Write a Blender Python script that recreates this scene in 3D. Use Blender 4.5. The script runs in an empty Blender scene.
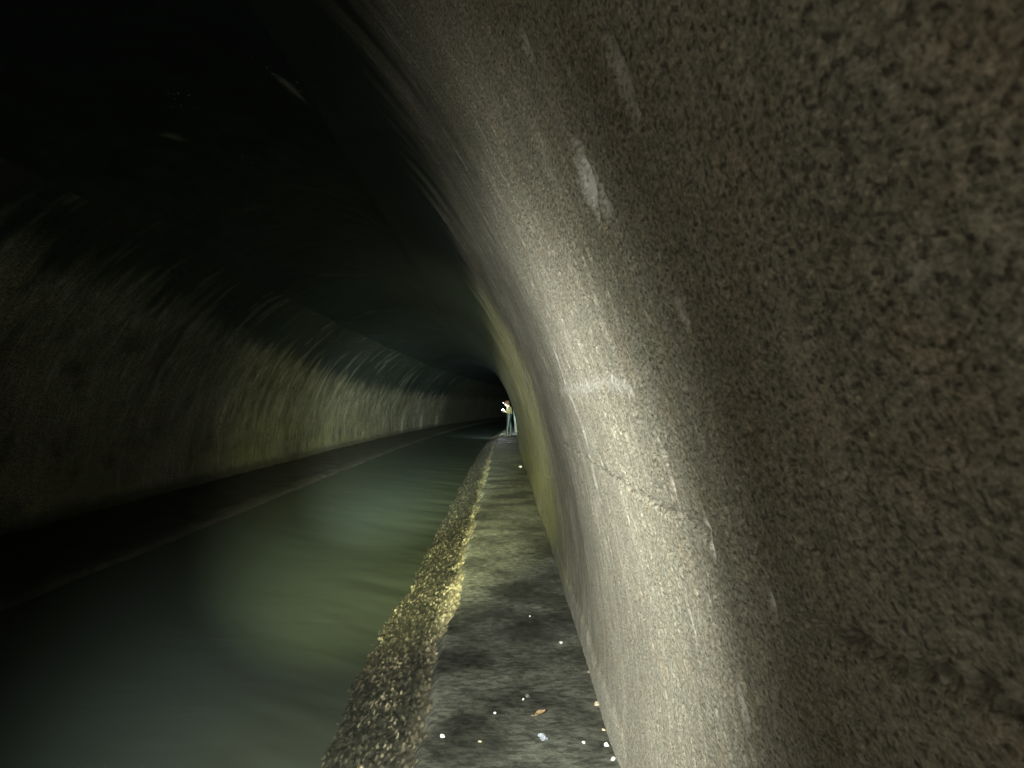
import bpy, bmesh, math, random
import numpy as np
from mathutils import Vector, Matrix

SC = bpy.context.scene
COL = SC.collection
rnd = random.Random(7)

# ------------------------------------------------------------------ helpers
def link(o, parent=None):
    COL.objects.link(o)
    if parent is not None:
        o.parent = parent
    return o

def tag(o, label=None, cat=None, group=None, kind=None):
    if label: o['label'] = label
    if cat: o['category'] = cat
    if group: o['group'] = group
    if kind: o['kind'] = kind
    return o

def empty(name, loc, rz=0.0):
    o = bpy.data.objects.new(name, None)
    o.empty_display_size = 0.1
    o.location = loc
    o.rotation_euler = (0, 0, rz)
    return link(o)

def hash2(ix, iy, seed):
    ix = ix.astype(np.int64); iy = iy.astype(np.int64)
    h = (ix * 374761393 + iy * 668265263 + seed * 974634777) & 0x7fffffff
    h = ((h ^ (h >> 13)) * 1274126177) & 0x7fffffff
    h = (h ^ (h >> 16)) & 0xffff
    return h / 65535.0

def vnoise(x, y, seed=0):
    ix = np.floor(x); iy = np.floor(y)
    fx = x - ix; fy = y - iy
    fx = fx * fx * (3 - 2 * fx); fy = fy * fy * (3 - 2 * fy)
    a = hash2(ix, iy, seed); b = hash2(ix + 1, iy, seed)
    c = hash2(ix, iy + 1, seed); d = hash2(ix + 1, iy + 1, seed)
    return (a + (b - a) * fx) * (1 - fy) + (c + (d - c) * fx) * fy

def fbm(x, y, seed=0, octv=4, gain=0.5):
    s = 0; a = 1; t = 0
    for k in range(octv):
        s = s + a * (vnoise(x, y, seed + k * 17) * 2 - 1)
        t += a; a *= gain
        x = x * 2.03 + 11.3; y = y * 2.03 + 5.7
    return s / t

def worley(x, y, seed=0):
    ix = np.floor(x); iy = np.floor(y)
    best = np.full(x.shape, 9.0); cid = np.zeros(x.shape)
    for dx in (-1, 0, 1):
        for dy in (-1, 0, 1):
            cx = ix + dx; cy = iy + dy
            px = cx + hash2(cx, cy, seed); py = cy + hash2(cx, cy, seed + 91)
            d = np.hypot(px - x, py - y)
            m = d < best
            best = np.where(m, d, best)
            cid = np.where(m, hash2(cx, cy, seed + 7), cid)
    return best, cid

def sstep(a, b, x):
    t = np.clip((x - a) / (b - a), 0, 1)
    return t * t * (3 - 2 * t)

def grid_mesh(name, P, uv, mat, attrs=None, flip=False, parent=None, smooth=True):
    """P: (n, m, 3) array of points, uv: (n, m, 2) metric surface coordinates."""
    n, m = P.shape[:2]
    idx = np.arange(n * m).reshape(n, m)
    q = np.stack([idx[:-1, :-1], idx[1:, :-1], idx[1:, 1:], idx[:-1, 1:]], axis=-1).reshape(-1, 4)
    if flip: q = q[:, ::-1]
    me = bpy.data.meshes.new(name)
    nf = len(q)
    me.vertices.add(n * m)
    me.vertices.foreach_set('co', P.reshape(-1).astype(np.float32))
    me.loops.add(nf * 4)
    me.loops.foreach_set('vertex_index', q.reshape(-1).astype(np.int32))
    me.polygons.add(nf)
    me.polygons.foreach_set('loop_start', np.arange(0, nf * 4, 4, dtype=np.int32))
    me.update(calc_edges=True)
    ul = me.uv_layers.new(name='metric')
    ul.data.foreach_set('uv', uv.reshape(-1, 2)[q.reshape(-1)].reshape(-1).astype(np.float32))
    for k, v in (attrs or {}).items():
        a = me.attributes.new(k, 'FLOAT', 'POINT')
        a.data.foreach_set('value', v.reshape(-1).astype(np.float32))
    me.polygons.foreach_set('use_smooth', np.full(nf, smooth))
    me.validate()
    me.materials.append(mat)
    return link(bpy.data.objects.new(name, me), parent)

# ------------------------------------------------------------------ material kit
class NT:
    def __init__(self, name):
        self.m = bpy.data.materials.new(name)
        self.m.use_nodes = True
        self.t = self.m.node_tree
        self.t.nodes.clear()
        self.out = self.t.nodes.new('ShaderNodeOutputMaterial')
        self.b = self.t.nodes.new('ShaderNodeBsdfPrincipled')
        self.t.links.new(self.b.outputs[0], self.out.inputs[0])
    def n(self, typ, **kw):
        nd = self.t.nodes.new(typ)
        for k, v in kw.items(): setattr(nd, k, v)
        return nd
    def set(self, sock, v):
        if hasattr(v, 'is_output'): self.t.links.new(v, sock)
        else:
            if isinstance(v, tuple) and len(v) == 3 and sock.type == 'RGBA': v = (*v, 1)
            sock.default_value = v
    def uv(self): return self.n('ShaderNodeUVMap', uv_map='metric').outputs[0]
    def obj(self): return self.n('ShaderNodeTexCoord').outputs['Object']
    def scale(self, vec, s):
        nd = self.n('ShaderNodeMapping'); self.set(nd.inputs['Vector'], vec)
        nd.inputs['Scale'].default_value = s
        return nd.outputs[0]
    def shift(self, vec, s):
        nd = self.n('ShaderNodeMapping'); self.set(nd.inputs['Vector'], vec)
        nd.inputs['Location'].default_value = s
        return nd.outputs[0]
    def noise(self, vec, scale=1, detail=4, rough=.55, dist=0):
        nd = self.n('ShaderNodeTexNoise'); self.set(nd.inputs['Vector'], vec)
        nd.inputs['Scale'].default_value = scale; nd.inputs['Detail'].default_value = detail
        nd.inputs['Roughness'].default_value = rough; nd.inputs['Distortion'].default_value = dist
        return nd.outputs[0]
    def voronoi(self, vec, scale=1, feature='F1', out=0):
        nd = self.n('ShaderNodeTexVoronoi', feature=feature); self.set(nd.inputs['Vector'], vec)
        nd.inputs['Scale'].default_value = scale
        return nd.outputs[out]
    def remap(self, v, a, b, c=0., d=1.):
        nd = self.n('ShaderNodeMapRange', interpolation_type='SMOOTHSTEP'); self.set(nd.inputs[0], v)
        for i, x in enumerate((a, b, c, d)): nd.inputs[i + 1].default_value = x
        return nd.outputs[0]
    def math(self, op, a, b=0.):
        nd = self.n('ShaderNodeMath', operation=op); self.set(nd.inputs[0], a); self.set(nd.inputs[1], b)
        return nd.outputs[0]
    def mix(self, f, a, b):
        nd = self.n('ShaderNodeMix', data_type='RGBA')
        self.set(nd.inputs[0], f); self.set(nd.inputs[6], a); self.set(nd.inputs[7], b)
        return nd.outputs[2]
    def mul(self, f, a, b):
        nd = self.n('ShaderNodeMix', data_type='RGBA', blend_type='MULTIPLY')
        self.set(nd.inputs[0], f); self.set(nd.inputs[6], a); self.set(nd.inputs[7], b)
        return nd.outputs[2]
    def attr(self, name): return self.n('ShaderNodeAttribute', attribute_name=name).outputs['Fac']
    def sep(self, vec):
        nd = self.n('ShaderNodeSeparateXYZ'); self.set(nd.inputs[0], vec); return nd.outputs
    def bump(self, h, dist, strength=1., prev=None):
        nd = self.n('ShaderNodeBump'); self.set(nd.inputs['Height'], h)
        nd.inputs['Distance'].default_value = dist; nd.inputs['Strength'].default_value = strength
        if prev is not None: self.set(nd.inputs['Normal'], prev)
        return nd.outputs[0]
    def fin(self, col, rough=.8, nrm=None, spec=.3, metal=0.):
        self.set(self.b.inputs['Base Color'], col); self.set(self.b.inputs['Roughness'], rough)
        self.set(self.b.inputs['Specular IOR Level'], spec); self.set(self.b.inputs['Metallic'], metal)
        if nrm is not None: self.set(self.b.inputs['Normal'], nrm)
        return self.m

def simple(name, col, rough=.6, spec=.4, metal=0., nscale=30, amt=.35):
    k = NT(name)
    f = k.noise(k.obj(), nscale, 4)
    c = k.mix(k.remap(f, .3, .7), tuple(x * (1 - amt) for x in col), col)
    return k.fin(c, rough, k.bump(f, .002, .4), spec, metal)

def glow(name, col, strength):
    k = NT(name)
    k.fin((.9, .9, .9), .4)
    k.set(k.b.inputs['Emission Color'], col)
    k.b.inputs['Emission Strength'].default_value = strength
    return k.m

# ------------------------------------------------------------------ the place: an arched tunnel that bends gently to the right
CX, A, B = -3.0, 3.5, 4.2            # arch centre line, half width, rise above the walkway
Y0, YR = 20.5, 445.0                 # where the bend begins and its radius
CAM = Vector((0, 0, 1.5))
F = 683.0; VX, VY = 504.0, 405.0     # focal length in pixels and the vanishing point

def bend(y):
    return np.where(y > Y0, (y - Y0) ** 2 / (2 * YR), 0.0)

# arc length along the half ellipse, measured up from the foot of the wall
_th = np.linspace(0, math.pi / 2, 2001)
_ds = np.hypot(A * np.sin(_th), B * np.cos(_th))
_arc = np.concatenate([[0], np.cumsum((_ds[1:] + _ds[:-1]) / 2 * (_th[1] - _th[0]))])
ARC = _arc[-1]
def th_of(v): return np.interp(v, _arc, _th)

def wall_point(px, py):
    """where a line of sight meets the right-hand wall: (length y, arc height v)"""
    dx = (px - VX) / F; dz = (VY - py) / F
    a = (dx / A) ** 2 + (dz / B) ** 2
    b = 2 * (dx * 3.0 / A ** 2 + dz * 1.5 / B ** 2)
    c = (3.0 / A) ** 2 + (1.5 / B) ** 2 - 1
    y = (-b + math.sqrt(b * b - 4 * a * c)) / (2 * a)
    th = math.atan2((dz * y + 1.5) / B, (dx * y + 3.0) / A)
    return y, float(np.interp(th, _th, _arc))

def floor_point(px, py, h=0.0):
    y = (CAM.z - h) * F / (py - VY)
    return Vector(((px - VX) / F * y + float(bend(np.array(y))), y, h))

def steps(y0, y1, lo, k, p, hi):
    ys = [y0]
    while ys[-1] < y1:
        ys.append(ys[-1] + min(hi, max(lo, k * abs(max(ys[-1], .01)) ** p)))
    return np.array(ys)

def arch_points(side, y, v, push):
    """side +1 right, -1 left; push = metres outwards, away from the inside"""
    th = th_of(v)
    nx = np.cos(th) / A; nz = np.sin(th) / B
    ln = np.hypot(nx, nz); nx /= ln; nz /= ln
    X = CX + side * (A * np.cos(th) + push * nx) + bend(y)
    Z = B * np.sin(th) + push * nz + np.minimum(v, 0)
    return np.stack([X, y, Z], axis=-1)

def polydist(u, v, pts, su=1.0):
    d = np.full(u.shape, 9.0)
    for (a, b), (c, e) in zip(pts[:-1], pts[1:]):
        vx, vy = c - a, e - b
        t = np.clip(((u - a) * vx + (v - b) * vy) / (vx * vx + vy * vy + 1e-12), 0, 1)
        d = np.minimum(d, np.hypot(u - a - t * vx, v - b - t * vy))
    return d

# ---- concrete
def concrete(name, soot_at, moss_amt, fine, tone=1.0, streak=.5, soot_beam_from=2.6, soot_beam_slope=.1, s0=2.2, s1=5., sw=1., soot_beam_max=.75):
    k = NT(name)
    uv = k.uv()
    u, v, _ = k.sep(uv)
    blot = k.noise(k.scale(uv, (.7, 1., 1.)), fine, 8, .7, .1)                       # coarse mottling of the cast face
    vert = k.noise(k.scale(uv, (9. * sw, 1.3 * sw, 1.)), 1.6, 6, .62)     # run-off streaks down the wall
    big = k.noise(uv, .9, 4, .55)
    spot_ = k.noise(k.scale(uv, (.75, 1.1, 1.)), fine * 3.3, 7, .7, 0)
    grain = k.noise(k.scale(uv, (.8, 1.1, 1.)), fine * 8., 3, .6)
    c = k.mix(k.remap(big, .3, .7), (.24 * tone, .232 * tone, .185 * tone), (.35 * tone, .335 * tone, .275 * tone))
    c = k.mix(k.remap(k.noise(uv, fine * .28, 5, .65), .45, .68, 0, .42), c, (.285, .235, .165))
    c = k.mul(k.remap(blot, .62, .38, 0, .40), c, (.45, .45, .44))
    c = k.mul(k.remap(spot_, .58, .38, 0, .72), c, (.30, .30, .30))
    c = k.mul(k.remap(grain, .58, .4, 0, .65), c, (.42, .41, .38))
    c = k.mix(k.remap(grain, .62, .74, 0, .35), c, (.46, .43, .35))
    c = k.mul(k.math('MULTIPLY', k.remap(vert, .60, .42), k.remap(u, s0, s1, streak, .75)), c, (.34, .37, .35))
    c = k.mix(k.remap(k.math('MULTIPLY', vert, k.noise(uv, 2.3, 3)), .3, .42, 0, streak * .7), c, (.46, .44, .37))
    thin = k.noise(k.scale(uv, (24., 3.2, 1.)), 1.0, 5, .6)          # thin lime runs higher up the wall
    c = k.mix(k.math('MULTIPLY', k.math('MULTIPLY', k.remap(thin, .56, .70, 0, .55), k.remap(v, .5, 1.6)), k.remap(u, 1.4, 2.4)), c, (.52, .50, .42))
    c = k.mul(k.math('MULTIPLY', k.math('MULTIPLY', k.remap(thin, .45, .32, 0, .6), k.remap(v, .3, 1.2)), k.remap(u, 1.4, 2.4)), c, (.35, .36, .33))
    pit = k.noise(k.scale(uv, (.75, 1.05, 1.)), fine * 4.2, 3, .55)
    c = k.mul(k.remap(pit, .44, .34, 0, .72), c, (.22, .21, .20))
    c = k.mix(k.remap(pit, .60, .68, 0, .45), c, (.47, .43, .34))
    # algae, low on the wall
    mv = k.remap(v, 1.6, .05)
    mn = k.remap(k.noise(k.scale(uv, (.35, 1., 1.)), 1.4, 4), .35, .65)
    mu = k.math('MULTIPLY', k.remap(u, 3.2, 7.5), k.remap(u, 36., 28.))
    c = k.mix(k.math('MULTIPLY', k.math('MULTIPLY', mv, mn), k.math('MULTIPLY', mu, moss_amt)), c, (.20, .205, .07))
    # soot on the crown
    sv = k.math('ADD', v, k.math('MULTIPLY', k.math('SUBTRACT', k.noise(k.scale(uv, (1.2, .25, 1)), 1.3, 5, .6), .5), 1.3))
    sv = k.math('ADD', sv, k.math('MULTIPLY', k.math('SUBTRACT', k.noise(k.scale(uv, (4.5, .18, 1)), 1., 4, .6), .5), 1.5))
    sv = k.math('ADD', sv, k.math('MINIMUM', k.math('MAXIMUM', k.math('MULTIPLY', k.math('SUBTRACT', u, soot_beam_from), soot_beam_slope), 0.), soot_beam_max))  # soot edge lowered along the tunnel to paint where the beam cuts off
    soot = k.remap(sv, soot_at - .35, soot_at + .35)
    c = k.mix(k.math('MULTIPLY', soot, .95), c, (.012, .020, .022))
    pale = k.math('MULTIPLY', k.attr('pale'), k.remap(spot_, .36, .52, .6, 1.)); dark = k.attr('dark')
    c = k.mix(pale, c, (.50, .50, .48))
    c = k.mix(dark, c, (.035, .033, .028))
    n1 = k.bump(blot, .18 / fine, .5)
    n2 = k.bump(spot_, .10 / fine, .8, n1)
    n2 = k.bump(k.remap(pit, .34, .46), .09 / fine, .7, n2)
    n3 = k.bump(vert, .01, streak * .5, k.bump(grain, .03 / fine, .8, n2))
    return k.fin(c, k.remap(soot, 0, 1, .82, .6), n3, .25)

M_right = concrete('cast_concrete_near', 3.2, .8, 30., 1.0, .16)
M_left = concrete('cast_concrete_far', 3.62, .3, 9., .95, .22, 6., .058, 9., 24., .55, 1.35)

# ---- right wall
ys = np.concatenate([np.arange(-14, -.6, .25), steps(-.6, 36.9, .0075, .0034, 1.3, .6), np.arange(37.2, 40, .1), steps(40.2, 175, .0075, .0034, 1.3, .6)])
vs = np.concatenate([np.arange(0, 2.9, .0105), np.arange(2.9, 4.401, .02)])
Yg, Vg = np.meshgrid(ys, vs, indexing='ij')
push = .022 * fbm(Yg * .9, Vg * 1.2, 3, 3) + .003 * fbm(Yg * 7, Vg * 5, 9, 4) + .0028 * fbm(Yg * 40, Vg * 24, 21, 4, .65)
# steps left by the shuttering, very shallow, every 4.2 m
push += .006 * np.exp(-(((Yg + 1.2) % 4.2 - 2.1) / .012) ** 2) * sstep(3, 5, Yg)
# rib added just past the person, to catch the lamp as a lit strip
push -= .24 * sstep(37.2, 37.7, Yg) * sstep(39.8, 39.2, Yg) * sstep(2.4, .6, Vg)
w, wid = worley(Yg * 22, Vg * 14, 5)
push += .005 * sstep(.28, .08, w) * (wid > .72)                # blow holes
w2, wid2 = worley(Yg * 60, Vg * 38, 6)
push += .003 * sstep(.34, .1, w2) * (wid2 > .6)
pale = np.zeros_like(push); dark = np.zeros_like(push)
rag = fbm(Yg * 38, Vg * 18, 33, 4, .6)
rag2 = fbm(Yg * 90, Vg * 60, 35, 3, .6)
def crack(pts, width, depth, dk, pl=0.):
    global push, pale, dark
    q = [wall_point(*p) for p in pts]
    d = polydist(Yg + .02 * rag, Vg + .02 * rag2, q)
    m = np.exp(-(d / width) ** 2)
    push += depth * m
    dark = np.maximum(dark, dk * np.exp(-(d / width) ** 2))
    if pl: pale = np.maximum(pale, pl * np.exp(-(d / (width * 1.3)) ** 2) * (rag > -.35))
def chip(px, py, ru, rv, depth, pl, dk=0.):
    global push, pale, dark
    a, b = wall_point(px, py)
    d = np.hypot((Yg - a) / ru, (Vg - b) / rv) + .75 * rag + .25 * rag2
    m = sstep(1.15, .55, d)
    push += depth * m
    pale = np.maximum(pale, pl * m); dark = np.maximum(dark, dk * m)
crack([(552, 345), (566, 385), (584, 432), (592, 470), (600, 500)], .009, -.004, 0, .5)     # raised lime seam
crack([(560, 392), (590, 386), (606, 381), (628, 389)], .012, -.001, 0, .25)
crack([(560, 440), (598, 468), (640, 494), (668, 513), (700, 532)], .007, .014, .75)
crack([(815, 628), (870, 648), (925, 672), (975, 697), (1040, 724)], .0075, .016, .75)        # gouge
crack([(500, 300), (520, 360), (530, 420)], .03, .006, .25)
chip(582, 178, .06, .055, .010, .75)
chip(574, 152, .035, .03, .014, 0, .6)
chip(594, 184, .010, .02, .008, .0, .6)
chip(618, 76, .03, .045, .004, .30)
chip(612, 50, .02, .03, .003, .22)
chip(600, 205, .03, .035, .006, .3)
chip(520, 45, .03, .04, .004, .4)
chip(660, 455, .014, .03, .028, 0, .75)
chip(668, 486, .010, .035, .004, .5)
chip(705, 538, .018, .038, .006, .85)
chip(769, 602, .010, .021, .008, .85)
chip(766, 580, .005, .008, .02, 0, .75)
chip(676, 315, .015, .03, .006, .35)
chip(690, 622, .009, .04, .003, .55)
chip(825, 632, .008, .009, .016, 0, .6)
chip(928, 270, .016, .016, -.004, .16)
chip(740, 705, .02, .05, .004, .35)
# darker run of the wall beyond the chipped stretch
q = [wall_point(*p) for p in ((430, 110), (452, 165), (480, 225), (512, 290), (538, 350), (553, 400), (563, 450), (571, 500))]
d = polydist(Yg, Vg, q)
dark = np.maximum(dark, .62 * np.exp(-(d / .75) ** 2) * (.65 + .5 * fbm(Yg * 9, Vg * .9, 37, 4, .6)) * sstep(.1, .6, Vg))
# cement fillet smeared along the foot of the wall
fl = sstep(.19, .13, Vg + .03 * fbm(Yg * 6, Vg * 6, 44, 3)) * sstep(2.75, 2.95, Yg) * sstep(9, 5, Yg)
push -= .014 * fl
pale = np.maximum(pale, .06 * fl)
push *= sstep(4.40, 4.15, Vg)
P = arch_points(+1, Yg, Vg, push)
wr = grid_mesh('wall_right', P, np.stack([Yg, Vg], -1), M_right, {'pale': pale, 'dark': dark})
tag(wr, 'rough grey-brown concrete tunnel wall right beside the walkway', 'wall', kind='structure')

# ---- left wall
ys = np.concatenate([np.arange(-14, 3, .3), steps(3, 175, .04, .006, 1.05, .6)])
vs = np.concatenate([[-.4, -.3, -.2, -.13, -.09, -.05, -.02], np.linspace(0, 4.40, 160)])
Yg, Vg = np.meshgrid(ys, vs, indexing='ij')
push = .05 * fbm(Yg * .5, Vg * .7, 53, 3) + .012 * fbm(Yg * 4, Vg * 2.2, 59, 4) + .007 * fbm(Yg * 16, Vg * 8, 61, 3, .6)
w, wid = worley(Yg * 5, Vg * 6, 65)
push += .03 * sstep(.25, .08, w) * (wid > .7)
pale = np.zeros_like(push); dark = np.zeros_like(push)
rag = fbm(Yg * 10, Vg * 5, 73, 4, .6)
strk = fbm(Yg * 7.0, Vg * .55, 75, 4, .6)                       # lime runs down the face
pale = np.maximum(pale, .16 * sstep(.22, .5, strk) * sstep(.3, 1.2, Vg))
dark = np.maximum(dark, .6 * sstep(.18, .5, fbm(Yg * 3.2, Vg * .45 + 7, 77, 5, .6)) * sstep(.5, 2.0, Vg))   # damp runs
dark = np.maximum(dark, .5 * sstep(.15, .55, fbm(Yg * 2.2, Vg * 2.0, 79, 5, .6)))                             # blotches
edge = np.exp(-((Vg - 3.0 - .35 * fbm(Yg * .6, Vg * 0, 81, 3)) / .28) ** 2) * sstep(-.05, .4, rag) * sstep(20, 8, Yg)
pale = np.maximum(pale, .3 * edge)
for (ya, va, yb, vb, wd, s) in ((7.0, 3.1, 6.75, 2.1, .05, .45), (7.6, 3.0, 7.35, 2.2, .05, .3), (9.4, 2.6, 9.3, 1.9, .07, .3),
                                (5.75, 3.2, 5.7, 2.7, .07, .3), (12.2, 1.9, 12.1, 1.2, .06, .4), (15.5, 1.9, 15.4, .9, .07, .4)):
    d = polydist(Yg + .05 * rag, Vg, [(ya, va), (yb, vb)])
    pale = np.maximum(pale, s * np.exp(-(d / wd) ** 2) * (rag > -.25))
for yy in (40.5, 47.0, 53.5):                                    # construction joints far along
    pale = np.maximum(pale, .45 * np.exp(-((Yg - yy) / .5) ** 2) * sstep(1.6, .4, Vg))
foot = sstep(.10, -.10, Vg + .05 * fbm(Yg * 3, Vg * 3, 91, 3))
dark = np.maximum(dark, .75 * foot)  # shadow line along the wall foot put into the colour
push *= sstep(4.38, 4.1, Vg)
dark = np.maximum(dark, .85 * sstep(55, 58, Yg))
P = arch_points(-1, Yg, Vg, push)
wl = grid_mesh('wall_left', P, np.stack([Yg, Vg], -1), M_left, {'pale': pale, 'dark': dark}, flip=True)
tag(wl, 'streaked damp concrete tunnel wall across the river', 'wall', kind='structure')

# ---- crown of the vault
ys = np.concatenate([np.arange(-14, 1, .3), steps(1, 175, .05, .008, 1.05, .7)])
t = np.linspace(-1, 1, 96)
span = ARC - 4.398
Yg, Tg = np.meshgrid(ys, t, indexing='ij')
Vg = ARC - np.abs(Tg) * span
S = np.where(Tg < 0, -1.0, 1.0)
push = .05 * fbm(Yg * .6, Tg * span * .8, 103, 3) + .02 * fbm(Yg * 4, Tg * span * 4, 105, 4) + .01
push *= sstep(1.0, .85, np.abs(Tg))
P = arch_points(S, Yg, Vg, push)
drip = worley(Yg * 5, Tg * span * 5, 111)
clus = sstep(.15, .45, fbm(Yg * .7, Tg * span * .7, 113, 3))
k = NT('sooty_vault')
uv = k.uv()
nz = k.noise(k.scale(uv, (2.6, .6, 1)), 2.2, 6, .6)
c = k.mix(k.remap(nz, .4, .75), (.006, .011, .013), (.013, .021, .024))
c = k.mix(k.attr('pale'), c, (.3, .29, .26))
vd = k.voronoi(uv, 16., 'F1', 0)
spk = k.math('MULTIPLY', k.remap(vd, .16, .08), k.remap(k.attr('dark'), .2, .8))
c = k.mix(spk, c, (.75, .78, .74))  # white specks paint the glints of hanging water drops
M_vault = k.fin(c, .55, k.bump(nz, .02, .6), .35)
pa = np.zeros_like(push)
def vault_point(px, py):
    dx = (px - VX) / F; dz = (VY - py) / F
    a = (dx / A) ** 2 + (dz / B) ** 2; b = 2 * (dx * 3.0 / A ** 2 + dz * 1.5 / B ** 2); c_ = (3.0 / A) ** 2 + (1.5 / B) ** 2 - 1
    y = (-b + math.sqrt(b * b - 4 * a * c_)) / (2 * a)
    th = math.atan2((dz * y + 1.5) / B, (dx * y + 3.0) / A)
    return (y, float(ARC - np.interp(th, _th, _arc))) if th < math.pi / 2 else (y, -float(ARC - np.interp(math.pi - th, _th, _arc)))
d = polydist(Yg, Tg * span, [vault_point(283, 80), vault_point(294, 95)]); pa = np.maximum(pa, .6 * np.exp(-(d / .07) ** 2))
d = polydist(Yg, Tg * span, [vault_point(166, 133), vault_point(176, 137)]); pa = np.maximum(pa, .35 * np.exp(-(d / .06) ** 2))
clus = np.zeros_like(push)
for (px_, py_, r_) in ((338, 50, .35), (330, 80, .35), (352, 95, .3), (160, 98, .25), (182, 93, .25), (240, 157, .3), (265, 157, .25), (275, 70, .25), (318, 26, .3)):
    a_, b_ = vault_point(px_, py_)
    clus = np.maximum(clus, np.exp(-(np.hypot(Yg - a_, Tg * span - b_) / r_) ** 2))
for yy, ww in ((9.0, .03), (14.0, .05), (19.5, .05), (27, .09), (36, .12)):
    pa = np.maximum(pa, .10 * np.exp(-((Yg - yy - .25 * np.sin(Tg * 5 + yy)) / ww) ** 2) * (fbm(Yg, Tg * 3, 121, 3) > -.05))
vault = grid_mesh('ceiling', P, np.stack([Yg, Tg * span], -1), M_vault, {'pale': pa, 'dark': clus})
tag(vault, 'soot-blackened crown of the arched tunnel vault', 'ceiling', kind='structure')

# ---- walkway
ys = np.concatenate([np.arange(-14, 1, .3), steps(1, 175, .012, .0045, 1.25, .6)])
xs = np.concatenate([np.linspace(-.50, .52, 120)])
Yg, Xg = np.meshgrid(ys, xs, indexing='ij')
h = .012 * fbm(Yg * 1.6, Xg * 2.2, 131, 4) + .005 * fbm(Yg * 14, Xg * 14, 133, 4, .6) + .0035 * fbm(Yg * 60, Xg * 60, 135, 3)
h += .016 * fbm(Yg * .33, Xg * 0, 137, 3) * sstep(5, 9, Yg)
eg = -.37 + .05 * fbm(Yg * 2.2, Xg * 0, 138, 4) + .03 * fbm(Yg * 14, Xg * 8, 139, 3)
h -= .16 * sstep(eg + .03, eg - .10, Xg)
h *= sstep(.52, .50, Xg) * .9 + .1
wet = np.zeros_like(h)
rg = fbm(Yg * 3, Xg * 4, 171, 4, .6)
for px_, py_, rx_, ry_, a_ in ((525, 634, .24, .42, 1.), (470, 735, .22, .28, .9), (540, 700, .10, .12, .5), (470, 655, .16, .3, .6), (520, 770, .25, .12, .8), (515, 585, .2, .3, .35),
                              (500, 466, .7, .9, .5), (505, 497, .6, .3, .4), (512, 527, .5, .22, .45), (500, 481, .6, .3, .4), (506, 441, 1.2, 3.0, .8)):  # damp patches; the last one paints the shade before the person's feet
    q = floor_point(px_, py_)
    d = np.hypot((Yg - q.y) / ry_, (Xg - q.x + float(bend(np.array(q.y)))) / rx_) + .8 * rg
    wet = np.maximum(wet, a_ * sstep(1.25, .35, d))
P = np.stack([Xg + bend(Yg), Yg, h], -1)
k = NT('worn_walkway')
uv = k.uv()
big = k.noise(k.scale(uv, (1.1, .8, 1)), 1.7, 5, .6, .5)
mid = k.noise(k.scale(uv, (1.5, .7, 1)), 18., 8, .72)
fin_ = k.noise(uv, 70., 4, .6)
c = k.mix(k.remap(big, .36, .62), (.07, .073, .06), (.165, .17, .135))
c = k.mul(k.remap(mid, .58, .40, 0, .9), c, (.26, .26, .25))
c = k.mix(k.remap(fin_, .62, .78, 0, .5), c, (.26, .25, .20))
uu, _, _ = k.sep(uv)
damp = k.remap(k.math('ADD', uu, k.math('MULTIPLY', k.math('SUBTRACT', k.noise(uv, 1.6, 4), .5), 3.)), 5.6, 4.4)  # near walkway painted darker to offset the torch light
c = k.mul(k.math('MULTIPLY', damp, .85), c, (.34, .35, .33))
c = k.mul(k.attr('dark'), c, (.32, .32, .28))
M_walk = k.fin(c, k.remap(big, .3, .65, .42, .8), k.bump(fin_, .006, .7, k.bump(mid, .012, .7)), .35)
fl = grid_mesh('floor', P, np.stack([Yg, Xg], -1), M_walk, {'dark': wet}, flip=True)
tag(fl, 'narrow worn concrete walkway along the right wall', 'floor', kind='structure')

# ---- rubble slope from the walkway down into the river
ys = np.concatenate([np.arange(-14, 1, .3), steps(1, 175, .011, .004, 1.25, .6)])
ts = np.linspace(0, 1, 150)
Yg, Tg = np.meshgrid(ys, ts, indexing='ij')
X0 = -.33 - Tg * .90
Z0 = -.012 - .385 * Tg
w1, id1 = worley(Yg * 20 + X0 * 16, X0 * 40, 141)
w2, id2 = worley(Yg * 34 + X0 * 46, X0 * 72 - Yg * 22, 143)
ht = .015 * id1 ** 2 * sstep(.75, .15, w1) + .010 * id2 * sstep(.7, .1, w2) + .012 * fbm(Yg * 3, X0 * 5, 145, 3)
ht *= sstep(0, .04, Tg)
fleck = .75 * id2 ** 10 * (.12 + .88 * sstep(-.05, .4, fbm(Yg * 3 + X0 * 4, X0 * 9, 150, 4, .6)))
stone_tone = np.maximum(fleck, 0) + (.16 + .84 * sstep(3.4, 6.0, Yg)) * (1 - .75 * sstep(.10, .26, Tg)) * np.clip(id1 ** 8 * .7 + id2 ** 9 * 1.0 + .34 * sstep(.2, .04, Tg) + .15 * fbm(Yg * 1.1, X0 * 3, 149, 3), 0, 1)  # pale stones painted dimmer near the camera, against the torch light
X0 = X0 + .035 * fbm(Yg * 1.2, Tg * 0 + 3, 147, 3) * sstep(0, .1, Tg)
P = np.stack([X0 + bend(Yg), Yg, Z0 + ht], -1)
k = NT('wet_rubble')
uv = k.uv()
a = k.noise(uv, 13., 5, .65); b = k.noise(uv, 48., 4, .6)
c = k.mix(k.remap(a, .38, .66), (.007, .008, .006), (.027, .028, .019))
c = k.mix(k.remap(b, .60, .74, 0, .3), c, (.26, .23, .15))
c = k.mix(k.attr('pale'), c, (.50, .44, .28))
M_slope = k.fin(c, k.remap(b, .35, .65, .55, .3), k.bump(b, .01, .8, k.bump(a, .015, .6)), .5)
sl = grid_mesh('rubble_bank', P, np.stack([Yg, Tg * .98], -1), M_slope, {'pale': stone_tone})
tag(sl, 'wet broken-stone slope between walkway and river', 'bank', kind='structure')

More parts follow.
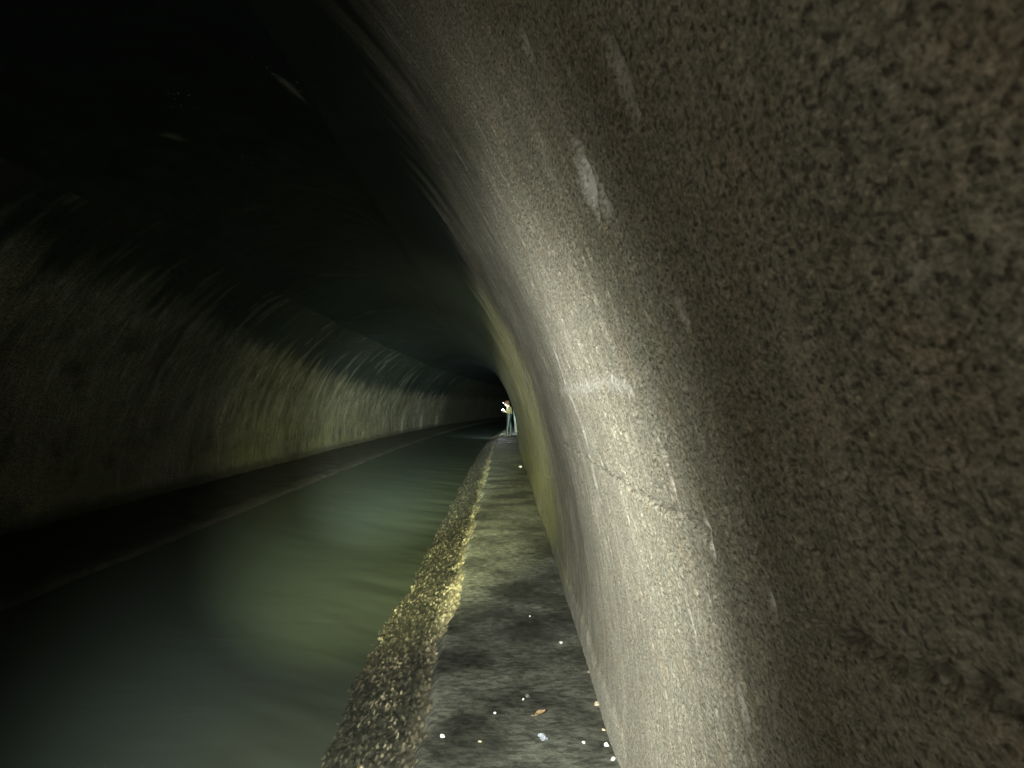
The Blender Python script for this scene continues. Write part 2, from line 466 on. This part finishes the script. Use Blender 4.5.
# ---- far ledge with its kerb and gutter
ys = np.concatenate([np.arange(-14, 3, .3), steps(3, 175, .04, .006, 1.05, .6)])
prof = np.array([(-6.62, -.30), (-6.55, -.24), (-6.42, -.235), (-6.36, -.20), (-6.30, -.14)] +
                [(x, -.125 - .055 * (x + 6.2)) for x in np.linspace(-6.2, -4.66, 40)] +
                [(-4.62, -.208), (-4.58, -.195), (-4.50, -.19), (-4.40, -.19), (-4.34, -.195), (-4.31, -.21), (-4.29, -.25), (-4.26, -.6)])
Yg, Kg = np.meshgrid(ys, np.arange(len(prof)), indexing='ij')
X0 = prof[Kg.astype(int), 0]; Z0 = prof[Kg.astype(int), 1]
Z0 = Z0 + .03 * fbm(Yg * 1.5, X0 * 2.0, 151, 4) + .018 * fbm(Yg * 7, X0 * 7, 153, 3)
X0 = X0 + .035 * fbm(Yg * 1.1, X0 * .5, 155, 3)
P = np.stack([X0 + bend(Yg), Yg, Z0], -1)
k = NT('muddy_ledge')
uv = k.uv()
a = k.noise(uv, 2.2, 6, .65); b = k.noise(uv, 18., 4, .6)
c = k.mix(k.remap(a, .35, .7), (.006, .006, .0055), (.020, .019, .016))
_, vv, _ = k.sep(uv)
c = k.mix(k.math('MULTIPLY', k.remap(vv, -4.66, -4.5), k.remap(b, .4, .6, .2, .8)), c, (.03, .029, .025))
M_ledge = k.fin(c, .7, k.bump(b, .02, .7, k.bump(a, .04, .6)), .3)
lg = grid_mesh('river_ledge', P, np.stack([Yg, X0], -1), M_ledge, flip=True)
tag(lg, 'dark muddy ledge below the far tunnel wall', 'ledge', kind='structure')

# ---- river
WZ = -.26
ys = np.concatenate([np.arange(-14, 1, .3), steps(1, 175, .03, .006, 1.2, .6)])
xs = np.linspace(-4.45, -.62, 130)
Yg, Xg = np.meshgrid(ys, xs, indexing='ij')
nb = sstep(-2.0, -1.0, Xg)
h = .012 * fbm(Yg * .9 + Xg * .8, Xg * .5, 161, 3) + .012 * nb * fbm(Yg * 3.2 + Xg * 2.2, Xg * .9, 163, 3)
P = np.stack([Xg + bend(Yg), Yg, WZ + h], -1)
k = NT('silty_water')
uv = k.uv()
_, xx, _ = k.sep(uv)
n1 = k.noise(k.scale(uv, (.35, .9, 1)), 1.1, 3, .5, .6)
sh = k.remap(k.math('ADD', xx, k.math('MULTIPLY', k.math('SUBTRACT', n1, .5), 1.4)), -2.3, -.9)
c = k.mix(sh, (.032, .041, .036), (.030, .036, .026))
rp = k.noise(k.scale(uv, (2.4, .8, 1)), 1.8, 3, .5, .4)
M_water = k.fin(c, .34, k.bump(rp, .012, .35), .22)
M_water.node_tree.nodes['Principled BSDF'].inputs['IOR'].default_value = 1.33
wt = grid_mesh('river', P, np.stack([Yg, Xg], -1), M_water, flip=True)
tag(wt, 'smooth dark green river flowing through the tunnel', 'river', kind='structure')

# ------------------------------------------------------------------ loose things on the walkway
M_stone_p = simple('pale_stone', (.62, .62, .58), .7, nscale=60)
M_stone_d = simple('dark_stone', (.07, .068, .06), .6, nscale=60)
M_stone_b = simple('tan_stone', (.36, .30, .21), .8, nscale=60)
M_leaf = simple('dry_leaf', (.30, .21, .11), .7, nscale=90)
M_paper = simple('pale_paper', (.50, .54, .60), .8, nscale=50)

def stone_mesh(name, size, seed, mat, flat=.6):
    r = random.Random(seed)
    bm = bmesh.new()
    bmesh.ops.create_icosphere(bm, subdivisions=3, radius=1)
    planes = [(Vector((r.gauss(0, 1), r.gauss(0, 1), r.gauss(0, 1))).normalized(), r.uniform(.55, .85)) for _ in range(9)]
    for v in bm.verts:
        d = v.co.normalized(); rad = 1.0
        for n, c in planes:
            q = d.dot(n)
            if q > .01: rad = min(rad, c / q)
        v.co = d * rad * (1 + r.uniform(-.02, .02))
        v.co.x *= size[0] / 2; v.co.y *= size[1] / 2; v.co.z *= size[2] / 2
    lo = min(v.co.z for v in bm.verts)
    for v in bm.verts: v.co.z -= lo + size[2] * .12
    me = bpy.data.meshes.new(name); bm.to_mesh(me); bm.free()
    me.materials.append(mat)
    return me

def walk_h(y, x):
    y = np.array([[y]]); x = np.array([[x]])
    hh = .012 * fbm(y * 1.6, x * 2.2, 131, 4) + .005 * fbm(y * 14, x * 14, 133, 4, .6) + .0035 * fbm(y * 60, x * 60, 135, 3)
    hh += .016 * fbm(y * .33, x * 0, 137, 3) * sstep(5, 9, y)
    hh *= sstep(.52, .50, x) * .9 + .1
    return float(hh[0, 0])

def drop(name, px, py, size, mat, label, cat, group=None, seed=1):
    p = floor_point(px, py)
    xr = p.x - float(bend(np.array(p.y)))
    p.z = walk_h(p.y, xr)
    o = link(bpy.data.objects.new(name, stone_mesh(name, size, seed, mat)))
    o.location = p
    o.rotation_euler = (0, 0, rnd.uniform(0, 6.28))
    return tag(o, label, cat, group)

drop('white_stone', 520.5, 467.5, (.10, .08, .055), M_stone_p, 'white stone at the foot of the right wall, well short of the person', 'stone', seed=3)
drop('pale_pebble', 560.5, 641.5, (.028, .022, .016), M_stone_p, 'small white pebble out on the walkway, a little past the dark wet patch', 'pebble', 'pebbles on the walkway', 5)
drop('pale_pebble', 529.8, 614, (.02, .016, .012), M_stone_p, 'tiny white pebble farthest along the middle of the near walkway', 'pebble', 'pebbles on the walkway', 7)
drop('pale_pebble', 523, 694.5, (.014, .012, .01), M_stone_p, 'tiny white pebble touching a dark pebble mid walkway', 'pebble', 'pebbles on the walkway', 9)
drop('dark_pebble', 527.5, 692.5, (.034, .026, .022), M_stone_d, 'dark pebble with a tiny white one beside it', 'pebble', 'pebbles on the walkway', 11)
drop('pale_pebble', 582.5, 738.5, (.018, .016, .013), M_stone_p, 'white pebble between the pale paper scrap and the right wall', 'pebble', 'pebbles on the walkway', 13)
drop('pale_pebble', 495.5, 708.5, (.018, .014, .01), M_stone_p, 'pale pebble left of the dry leaf on the walkway', 'pebble', 'pebbles on the walkway', 15)
drop('pale_pebble', 443.5, 731.5, (.026, .02, .016), M_stone_p, 'white pebble at the walkway edge above the rubble slope', 'pebble', 'pebbles on the walkway', 17)
drop('tan_pebble', 480.5, 737, (.018, .015, .01), M_stone_b, 'tan pebble nearest the camera in the middle of the walkway', 'pebble', 'pebbles on the walkway', 19)
for i, (px, py, s, m, lab) in enumerate((
        (588.5, 668, .022, M_stone_b, 'tan concrete chip farthest along the wall foot, apart from the others'),
        (596, 701, .040, M_stone_b, 'larger tan concrete chip at the near end of the grey cement strip'),
        (603, 713, .026, M_stone_d, 'dark chip at the wall foot just nearer than the large tan chip'),
        (602.5, 727, .022, M_stone_b, 'tan chip at the wall foot level with the paper scrap'),
        (605.5, 742, .034, M_stone_p, 'pale concrete chip at the wall foot beside the white pebble'),
        (611.5, 755, .026, M_stone_p, 'pale concrete chip at the wall foot nearest the camera'))):
    drop('concrete_chip', px, py, (s, s * .8, s * .55), m, lab, 'chip', 'concrete chips along the wall foot', 31 + i)

# dry leaf: curled blade and stalk
p = floor_point(540, 710); p.z = walk_h(p.y, p.x) + .004
leaf = empty('dry_leaf', p, .5)
tag(leaf, 'dry brown leaf lying on the walkway', 'leaf')
bm = bmesh.new()
rows = []
for i in range(13):
    t_ = i / 12; wd = .017 * math.sin(math.pi * t_ ** .8) + .0008
    rows.append([bm.verts.new((.06 * (t_ - .5), wd * s, .010 * abs(s) ** 2 + .008 * t_ ** 2 + .0015 * math.sin(9 * t_ + 3 * s))) for s in (-1, -.6, -.2, .2, .6, 1)])
for a_, b_ in zip(rows[:-1], rows[1:]):
    for j in range(5): bm.faces.new((a_[j], b_[j], b_[j + 1], a_[j + 1]))
bmesh.ops.solidify(bm, geom=bm.faces[:], thickness=.0007)
me = bpy.data.meshes.new('blade'); bm.to_mesh(me); bm.free(); me.materials.append(M_leaf)
link(bpy.data.objects.new('blade', me), leaf)
def tube(name, pts, rad, mat, parent=None, seg=8):
    bm = bmesh.new(); rings = []
    for i, q in enumerate(pts):
        q = Vector(q); d = (Vector(pts[min(i + 1, len(pts) - 1)]) - Vector(pts[max(i - 1, 0)])).normalized()
        s = d.cross(Vector((0, 0, 1)) if abs(d.z) < .9 else Vector((1, 0, 0))).normalized(); u_ = d.cross(s)
        r_ = rad[i] if isinstance(rad, (list, tuple)) else rad
        rings.append([bm.verts.new(q + r_ * (math.cos(2 * math.pi * j / seg) * s + math.sin(2 * math.pi * j / seg) * u_)) for j in range(seg)])
    for a_, b_ in zip(rings[:-1], rings[1:]):
        for j in range(seg): bm.faces.new((a_[j], a_[(j + 1) % seg], b_[(j + 1) % seg], b_[j]))
    bm.faces.new(rings[0][::-1]); bm.faces.new(rings[-1])
    bmesh.ops.recalc_face_normals(bm, faces=bm.faces[:])
    me = bpy.data.meshes.new(name); bm.to_mesh(me); bm.free(); me.materials.append(mat)
    for f in me.polygons: f.use_smooth = True
    return link(bpy.data.objects.new(name, me), parent)
tube('stalk', [(-.030, 0, .001), (-.040, .002, .002), (-.048, .006, .004)], .0009, M_leaf, leaf)

# crumpled scrap of paper
p = floor_point(542.5, 733); p.z = walk_h(p.y, p.x)
bm = bmesh.new()
g = [[bm.verts.new((.024 * (i / 7 - .5) * 1.4, .05 * (j / 9 - .5) * 1.3, .003 + .009 * abs(math.sin(i * 1.7 + j * .9)) * (1 - abs(i / 3.5 - 1) * .6))) for j in range(10)] for i in range(8)]
for i in range(7):
    for j in range(9): bm.faces.new((g[i][j], g[i + 1][j], g[i + 1][j + 1], g[i][j + 1]))
bmesh.ops.solidify(bm, geom=bm.faces[:], thickness=.0006)
me = bpy.data.meshes.new('paper_scrap'); bm.to_mesh(me); bm.free(); me.materials.append(M_paper)
o = link(bpy.data.objects.new('paper_scrap', me)); o.location = p; o.rotation_euler = (0, 0, .3)
tag(o, 'crumpled pale scrap of paper on the near walkway', 'paper')

# ------------------------------------------------------------------ the person with the lamps
def skin(name, nodes, edges, mat, parent, sub=2, root=0, flat=None):
    """nodes: {key: ((x, y, z), rx, ry)}"""
    keys = list(nodes); ix = {k_: i for i, k_ in enumerate(keys)}
    me = bpy.data.meshes.new(name)
    me.from_pydata([nodes[k_][0] for k_ in keys], [(ix[a_], ix[b_]) for a_, b_ in edges], [])
    o = link(bpy.data.objects.new(name, me))
    o.modifiers.new('skin', 'SKIN')
    for i, k_ in enumerate(keys):
        sv = me.skin_vertices[0].data[i]
        sv.radius = nodes[k_][1:3]; sv.use_root = (i == root)
    md = o.modifiers.new('sub', 'SUBSURF'); md.levels = sub; md.render_levels = sub
    bpy.context.view_layer.update()
    dg = bpy.context.evaluated_depsgraph_get()
    nm = bpy.data.meshes.new_from_object(o.evaluated_get(dg))
    o.modifiers.clear(); o.data = nm
    nm.name = name
    nm.materials.clear(); nm.materials.append(mat)
    for f in nm.polygons: f.use_smooth = True
    bpy.data.meshes.remove(me)
    o.parent = parent
    return o

M_skin = simple('skin', (.62, .46, .36), .55, nscale=20, amt=.1)
M_jacket = simple('khaki_jacket_cloth', (.17, .16, .09), .85, nscale=40, amt=.3)
M_waders = simple('teal_wader_rubber', (.012, .027, .034), .5, nscale=20, amt=.3)
M_helmet = simple('brown_helmet_shell', (.10, .055, .035), .4, nscale=20, amt=.2)
M_boot = simple('black_rubber', (.02, .022, .024), .45, nscale=20, amt=.2)
M_hair = simple('dark_hair', (.04, .028, .02), .6, nscale=120, amt=.4)
M_metal = simple('lamp_housing', (.10, .10, .11), .35, metal=.6, nscale=30, amt=.2)
M_lens = glow('lit_lamp_lens', (1., .97, .86), 60.)
M_lens2 = glow('lit_headlamp_lens', (1., .97, .86), 40.)
M_eye = simple('eye', (.7, .7, .7), .2, amt=.05)

PY = 32.7
pp = Vector((.205, PY, walk_h(PY, .2 - float(bend(np.array(PY))))))
person = empty('person', pp)
tag(person, 'person in khaki jacket and dark teal waders stooping over a bright lamp on the walkway', 'person')
N = {
 'pelvis': ((.04, 0, .93), .13, .15), 'waist': ((.06, 0, 1.10), .12, .14), 'chest': ((.07, 0, 1.27), .13, .16),
 'collar': ((.035, 0, 1.40), .09, .10), 'neck': ((-.015, 0, 1.465), .055, .055), 'skull': ((-.065, 0, 1.55), .082, .078), 'crown': ((-.055, 0, 1.63), .07, .065),
 'jaw': ((-.115, 0, 1.515), .05, .045), 'chin': ((-.14, 0, 1.485), .024, .022), 'nose': ((-.155, 0, 1.555), .016, .014), 'nosetip': ((-.182, 0, 1.538), .010, .010),
}
E = [('pelvis', 'waist'), ('waist', 'chest'), ('chest', 'collar'), ('collar', 'neck'), ('neck', 'skull'), ('skull', 'crown'),
     ('skull', 'jaw'), ('jaw', 'chin'), ('skull', 'nose'), ('nose', 'nosetip')]
for s, nm in ((-1, 'n'), (1, 'f')):
    fx = -.055 if s < 0 else .12
    N.update({
     nm + 'ear': ((-.045, s * .078, 1.55), .016, .02), nm + 'ear2': ((-.04, s * .092, 1.557), .011, .018),
     nm + 'hip': ((.03 + .0 * s, s * .09, .88), .095, .10), nm + 'knee': (((fx + .03) / 1.4, s * .09, .50), .062, .065), nm + 'calf': ((fx * .95 + .01, s * .09, .34), .056, .058),
     nm + 'ankle': ((fx, s * .09, .09), .04, .042), nm + 'heel': ((fx + .02, s * .09, .045), .04, .04), nm + 'ball': ((fx - .10, s * .10, .035), .042, .03), nm + 'toe': ((fx - .165, s * .105, .03), .03, .022),
     nm + 'sh': ((.06, s * .17, 1.365), .068, .07), nm + 'el': ((.055, s * .235, 1.10), .045, .045), nm + 'fo': ((-.03, s * .18, 1.135), .042, .042),
     nm + 'wr': ((-.115, s * .11, 1.185), .028, .03), nm + 'palm': ((-.155, s * .088, 1.205), .022, .038)})
    E += [('skull', nm + 'ear'), (nm + 'ear', nm + 'ear2'), ('pelvis', nm + 'hip'), (nm + 'hip', nm + 'knee'), (nm + 'knee', nm + 'calf'), (nm + 'calf', nm + 'ankle'),
          (nm + 'ankle', nm + 'heel'), (nm + 'heel', nm + 'ball'), (nm + 'ball', nm + 'toe'), ('chest', nm + 'sh'), (nm + 'sh', nm + 'el'), (nm + 'el', nm + 'fo'),
          (nm + 'fo', nm + 'wr'), (nm + 'wr', nm + 'palm')]
    for q, (zo, ln) in enumerate(((.034, .040), (.012, .046), (-.010, .042), (-.030, .034))):     # fingers closing round the lamp
        b0 = Vector((-.178, s * .084, 1.212 + zo * .95))
        N[f'{nm}f{q}a'] = (tuple(b0), .0095, .0095)
        N[f'{nm}f{q}b'] = (tuple(b0 + Vector((-ln * .75, -s * .004, .002))), .009, .009)
        N[f'{nm}f{q}c'] = (tuple(b0 + Vector((-ln * 1.25, -s * .022, .002))), .008, .008)
        E += [(nm + 'palm', f'{nm}f{q}a'), (f'{nm}f{q}a', f'{nm}f{q}b'), (f'{nm}f{q}b', f'{nm}f{q}c')]
    N[nm + 't1'] = ((-.148, s * .068, 1.235), .011, .011); N[nm + 't2'] = ((-.172, s * .052, 1.262), .0095, .0095)
    E += [(nm + 'palm', nm + 't1'), (nm + 't1', nm + 't2')]
skin('body', N, E, M_skin, person, 2)

def sub_nodes(keys, grow, over=None):
    d_ = {}
    for k_ in keys:
        p_, a_, b_ = N[k_]; d_[k_] = (p_, a_ + grow, b_ + grow)
    d_.update(over or {})
    return d_
ks = ['waist', 'chest', 'collar'] + [s + j for s in 'nf' for j in ('sh', 'el', 'fo', 'wr')]
jn = sub_nodes(ks, .02)
jn['hem'] = ((.055, 0, 1.08), .15, .172)
jn['nwr'] = ((-.105, -.118, 1.18), .04, .042); jn['fwr'] = ((-.105, .118, 1.18), .04, .042)
skin('jacket', jn, [('hem', 'waist'), ('waist', 'chest'), ('chest', 'collar')] + [e for s in 'nf' for e in (('chest', s + 'sh'), (s + 'sh', s + 'el'), (s + 'el', s + 'fo'), (s + 'fo', s + 'wr'))], M_jacket, person, 2, root=1)
tn = sub_nodes(['pelvis'] + [s + j for s in 'nf' for j in ('hip', 'knee', 'calf', 'ankle')], .018)
tn['belt'] = ((.062, 0, 1.19), .165, .188)
skin('waders', tn, [('belt', 'pelvis')] + [e for s in 'nf' for e in (('pelvis', s + 'hip'), (s + 'hip', s + 'knee'), (s + 'knee', s + 'calf'), (s + 'calf', s + 'ankle'))], M_waders, person, 2)
for s in 'nf':
    bn = sub_nodes([s + j for j in ('calf', 'ankle', 'heel', 'ball', 'toe')], .026)
    skin('boot', bn, [(s + 'calf', s + 'ankle'), (s + 'ankle', s + 'heel'), (s + 'heel', s + 'ball'), (s + 'ball', s + 'toe')], M_boot, person, 2)

def lathe(name, prof, mat, parent=None, loc=(0, 0, 0), rot=(0, 0, 0), seg=28, sq=1.0):
    bm = bmesh.new(); rings = []
    for r_, z_ in prof:
        rings.append([bm.verts.new((r_ * math.cos(2 * math.pi * j / seg) * sq, r_ * math.sin(2 * math.pi * j / seg), z_)) for j in range(seg)])
    for a_, b_ in zip(rings[:-1], rings[1:]):
        for j in range(seg): bm.faces.new((a_[j], a_[(j + 1) % seg], b_[(j + 1) % seg], b_[j]))
    bm.faces.new(rings[0][::-1]); bm.faces.new(rings[-1])
    bmesh.ops.recalc_face_normals(bm, faces=bm.faces[:])
    me = bpy.data.meshes.new(name); bm.to_mesh(me); bm.free(); me.materials.append(mat)
    for f in me.polygons: f.use_smooth = True
    o = link(bpy.data.objects.new(name, me), parent)
    o.location = loc; o.rotation_euler = rot
    return o

# hair at the nape, then the helmet with its lamp
lathe('hair', [(.094, -.055), (.099, -.02), (.10, .02), (.092, .06), (.06, .09), (.01, .10)], M_hair, person, (-.035, 0, 1.575), (0, -.15, 0), 24)
hel = lathe('helmet', [(.128, -.012), (.130, -.004), (.112, .0), (.112, .035), (.104, .075), (.08, .108), (.045, .126), (.005, .131)], M_helmet, person, (-.058, 0, 1.60), (0, -.22, 0), 32, 1.1)
hl = lathe('headlamp', [(.028, 0), (.03, .008), (.03, .03), (.024, .034)], M_metal, hel, (-.128, 0, .05), (0, -math.pi / 2, 0), 20)
lathe('lens', [(.024, .033), (.022, .038), (.012, .042), (.002, .043)], M_lens2, hel, (-.128, 0, .05), (0, -math.pi / 2, 0), 20)
for s in (-1, 1):
    lathe('eye', [(.002, -.011), (.009, -.006), (.011, 0), (.009, .006), (.002, .011)], M_eye, person, (-.138, s * .03, 1.572), (0, 0, 0), 12)
tube('mouth', [(-.150, -.022, 1.512), (-.158, 0, 1.511), (-.150, .022, 1.512)], [.003, .006, .003], simple('lips', (.45, .22, .18), .5), person)

# hand lamp held in front of the chest
lx = pp + Vector((-.25, 0, 1.215))
lamp = empty('hand_lamp', lx)
tag(lamp, 'bright white hand lamp held in front of the person', 'lamp')
lathe('lamp_body', [(.045, -.06), (.058, -.055), (.06, .0), (.066, .035), (.07, .05), (.06, .052)], M_metal, lamp, (0, 0, 0), (0, 0, 0), 28)
lathe('lens', [(.059, .052), (.058, .07), (.045, .09), (.022, .102), (.003, .106)], M_lens, lamp, (0, 0, 0), (0, 0, 0), 28)
tube('handle', [(.055, 0, -.045), (.085, 0, -.04), (.095, 0, -.01), (.085, 0, .025), (.06, 0, .035)], .008, M_metal, lamp)

# ------------------------------------------------------------------ lights
def spot(name, loc, aim, deg, blend, power, col, size=.03):
    L = bpy.data.lights.new(name, 'SPOT')
    L.energy = power; L.color = col; L.spot_size = math.radians(deg); L.spot_blend = blend; L.shadow_soft_size = size
    o = link(bpy.data.objects.new(name, L))
    o.location = loc
    o.rotation_euler = (Vector(aim) - Vector(loc)).to_track_quat('-Z', 'Y').to_euler()
    return o
def point(name, loc, power, col, size=.05):
    L = bpy.data.lights.new(name, 'POINT')
    L.energy = power; L.color = col; L.shadow_soft_size = size
    o = link(bpy.data.objects.new(name, L)); o.location = loc
    return o

def aim(loc, yaw_deg, pitch_deg):
    y_, p_ = math.radians(yaw_deg), math.radians(pitch_deg)
    return tuple(Vector(loc) + 10 * Vector((math.sin(y_) * math.cos(p_), math.cos(y_) * math.cos(p_), math.sin(p_))))
T = (-.8, -.3, 1.6)
spot('photographer_torch', T, aim(T, 6.0, -15.5), 67, 1., 2800, (.99, 1., .90), .04)
spot('photographer_torch_spill', T, aim(T, 5.5, -12.5), 79, 1., 560, (.98, 1., .86), .04)
T = (-.9, -.2, 1.5)
spot('photographer_beam', T, (-1.75, 14, .55), 35, 1., 25000, (.95, 1., .55), .03)
spot('far_fill_beam', T, (-4.1, 40, .1), 21, 1., 115000, (.86, 1., .74), .03)  # added narrow spot, carries light past the other beam's falloff
point('teal_fill', (-2.8, -7.0, 1.2), 30, (.45, .8, 1.), .08)  # added unseen fill, lifts the blacks of the vault towards teal
T = (-4.4, -3.0, 1.0)
point('ambient_fill', T, 140, (.96, .95, .85), .08)  # added unseen fill that evens out the near walls
spot('near_wall_fill', T, (.45, .85, .75), 54, 1., 250, (1., .87, .58), .08)  # added unseen spot that brightens the near right wall
# the person's lamp: shines on into the tunnel and over the person
point('hand_lamp_light', lx + Vector((-.10, .0, .16)), 26, (.9, .97, 1.), .06)
spot('hand_lamp_flood', lx + Vector((-.10, .12, .14)), lx + Vector((.5, 10, -.5)), 80, 1., 3000, (.80, .95, 1.), .05)
spot('hand_lamp_beam', lx + Vector((-.12, .3, .10)), lx + Vector((1.6, 45, .3)), 30, 1., 6000, (.36, .85, .92), .05)

w_ = bpy.data.worlds.new('World'); SC.world = w_
w_.use_nodes = True
bg = w_.node_tree.nodes.get('Background')
bg.inputs[0].default_value = (.0, .0, .0, 1); bg.inputs[1].default_value = 0.

# ------------------------------------------------------------------ camera
cd = bpy.data.cameras.new('camera')
cam = link(bpy.data.objects.new('camera', cd))
cd.sensor_width = 36; cd.lens = 36 * F / 1024
cd.clip_start = .02; cd.clip_end = 500
yaw = math.atan((512 - VX) / F); pitch = math.atan((VY - 384) / F)
cam.location = CAM
cam.rotation_euler = (math.pi / 2 + pitch, 0, -yaw)
cd.dof.use_dof = True; cd.dof.focus_distance = 7.0; cd.dof.aperture_fstop = 11
SC.camera = cam

SC.view_settings.view_transform = 'Standard'
SC.view_settings.look = 'None'
SC.view_settings.exposure = 0.0
SC.view_settings.gamma = 1.0
SC.view_settings.use_curve_mapping = False
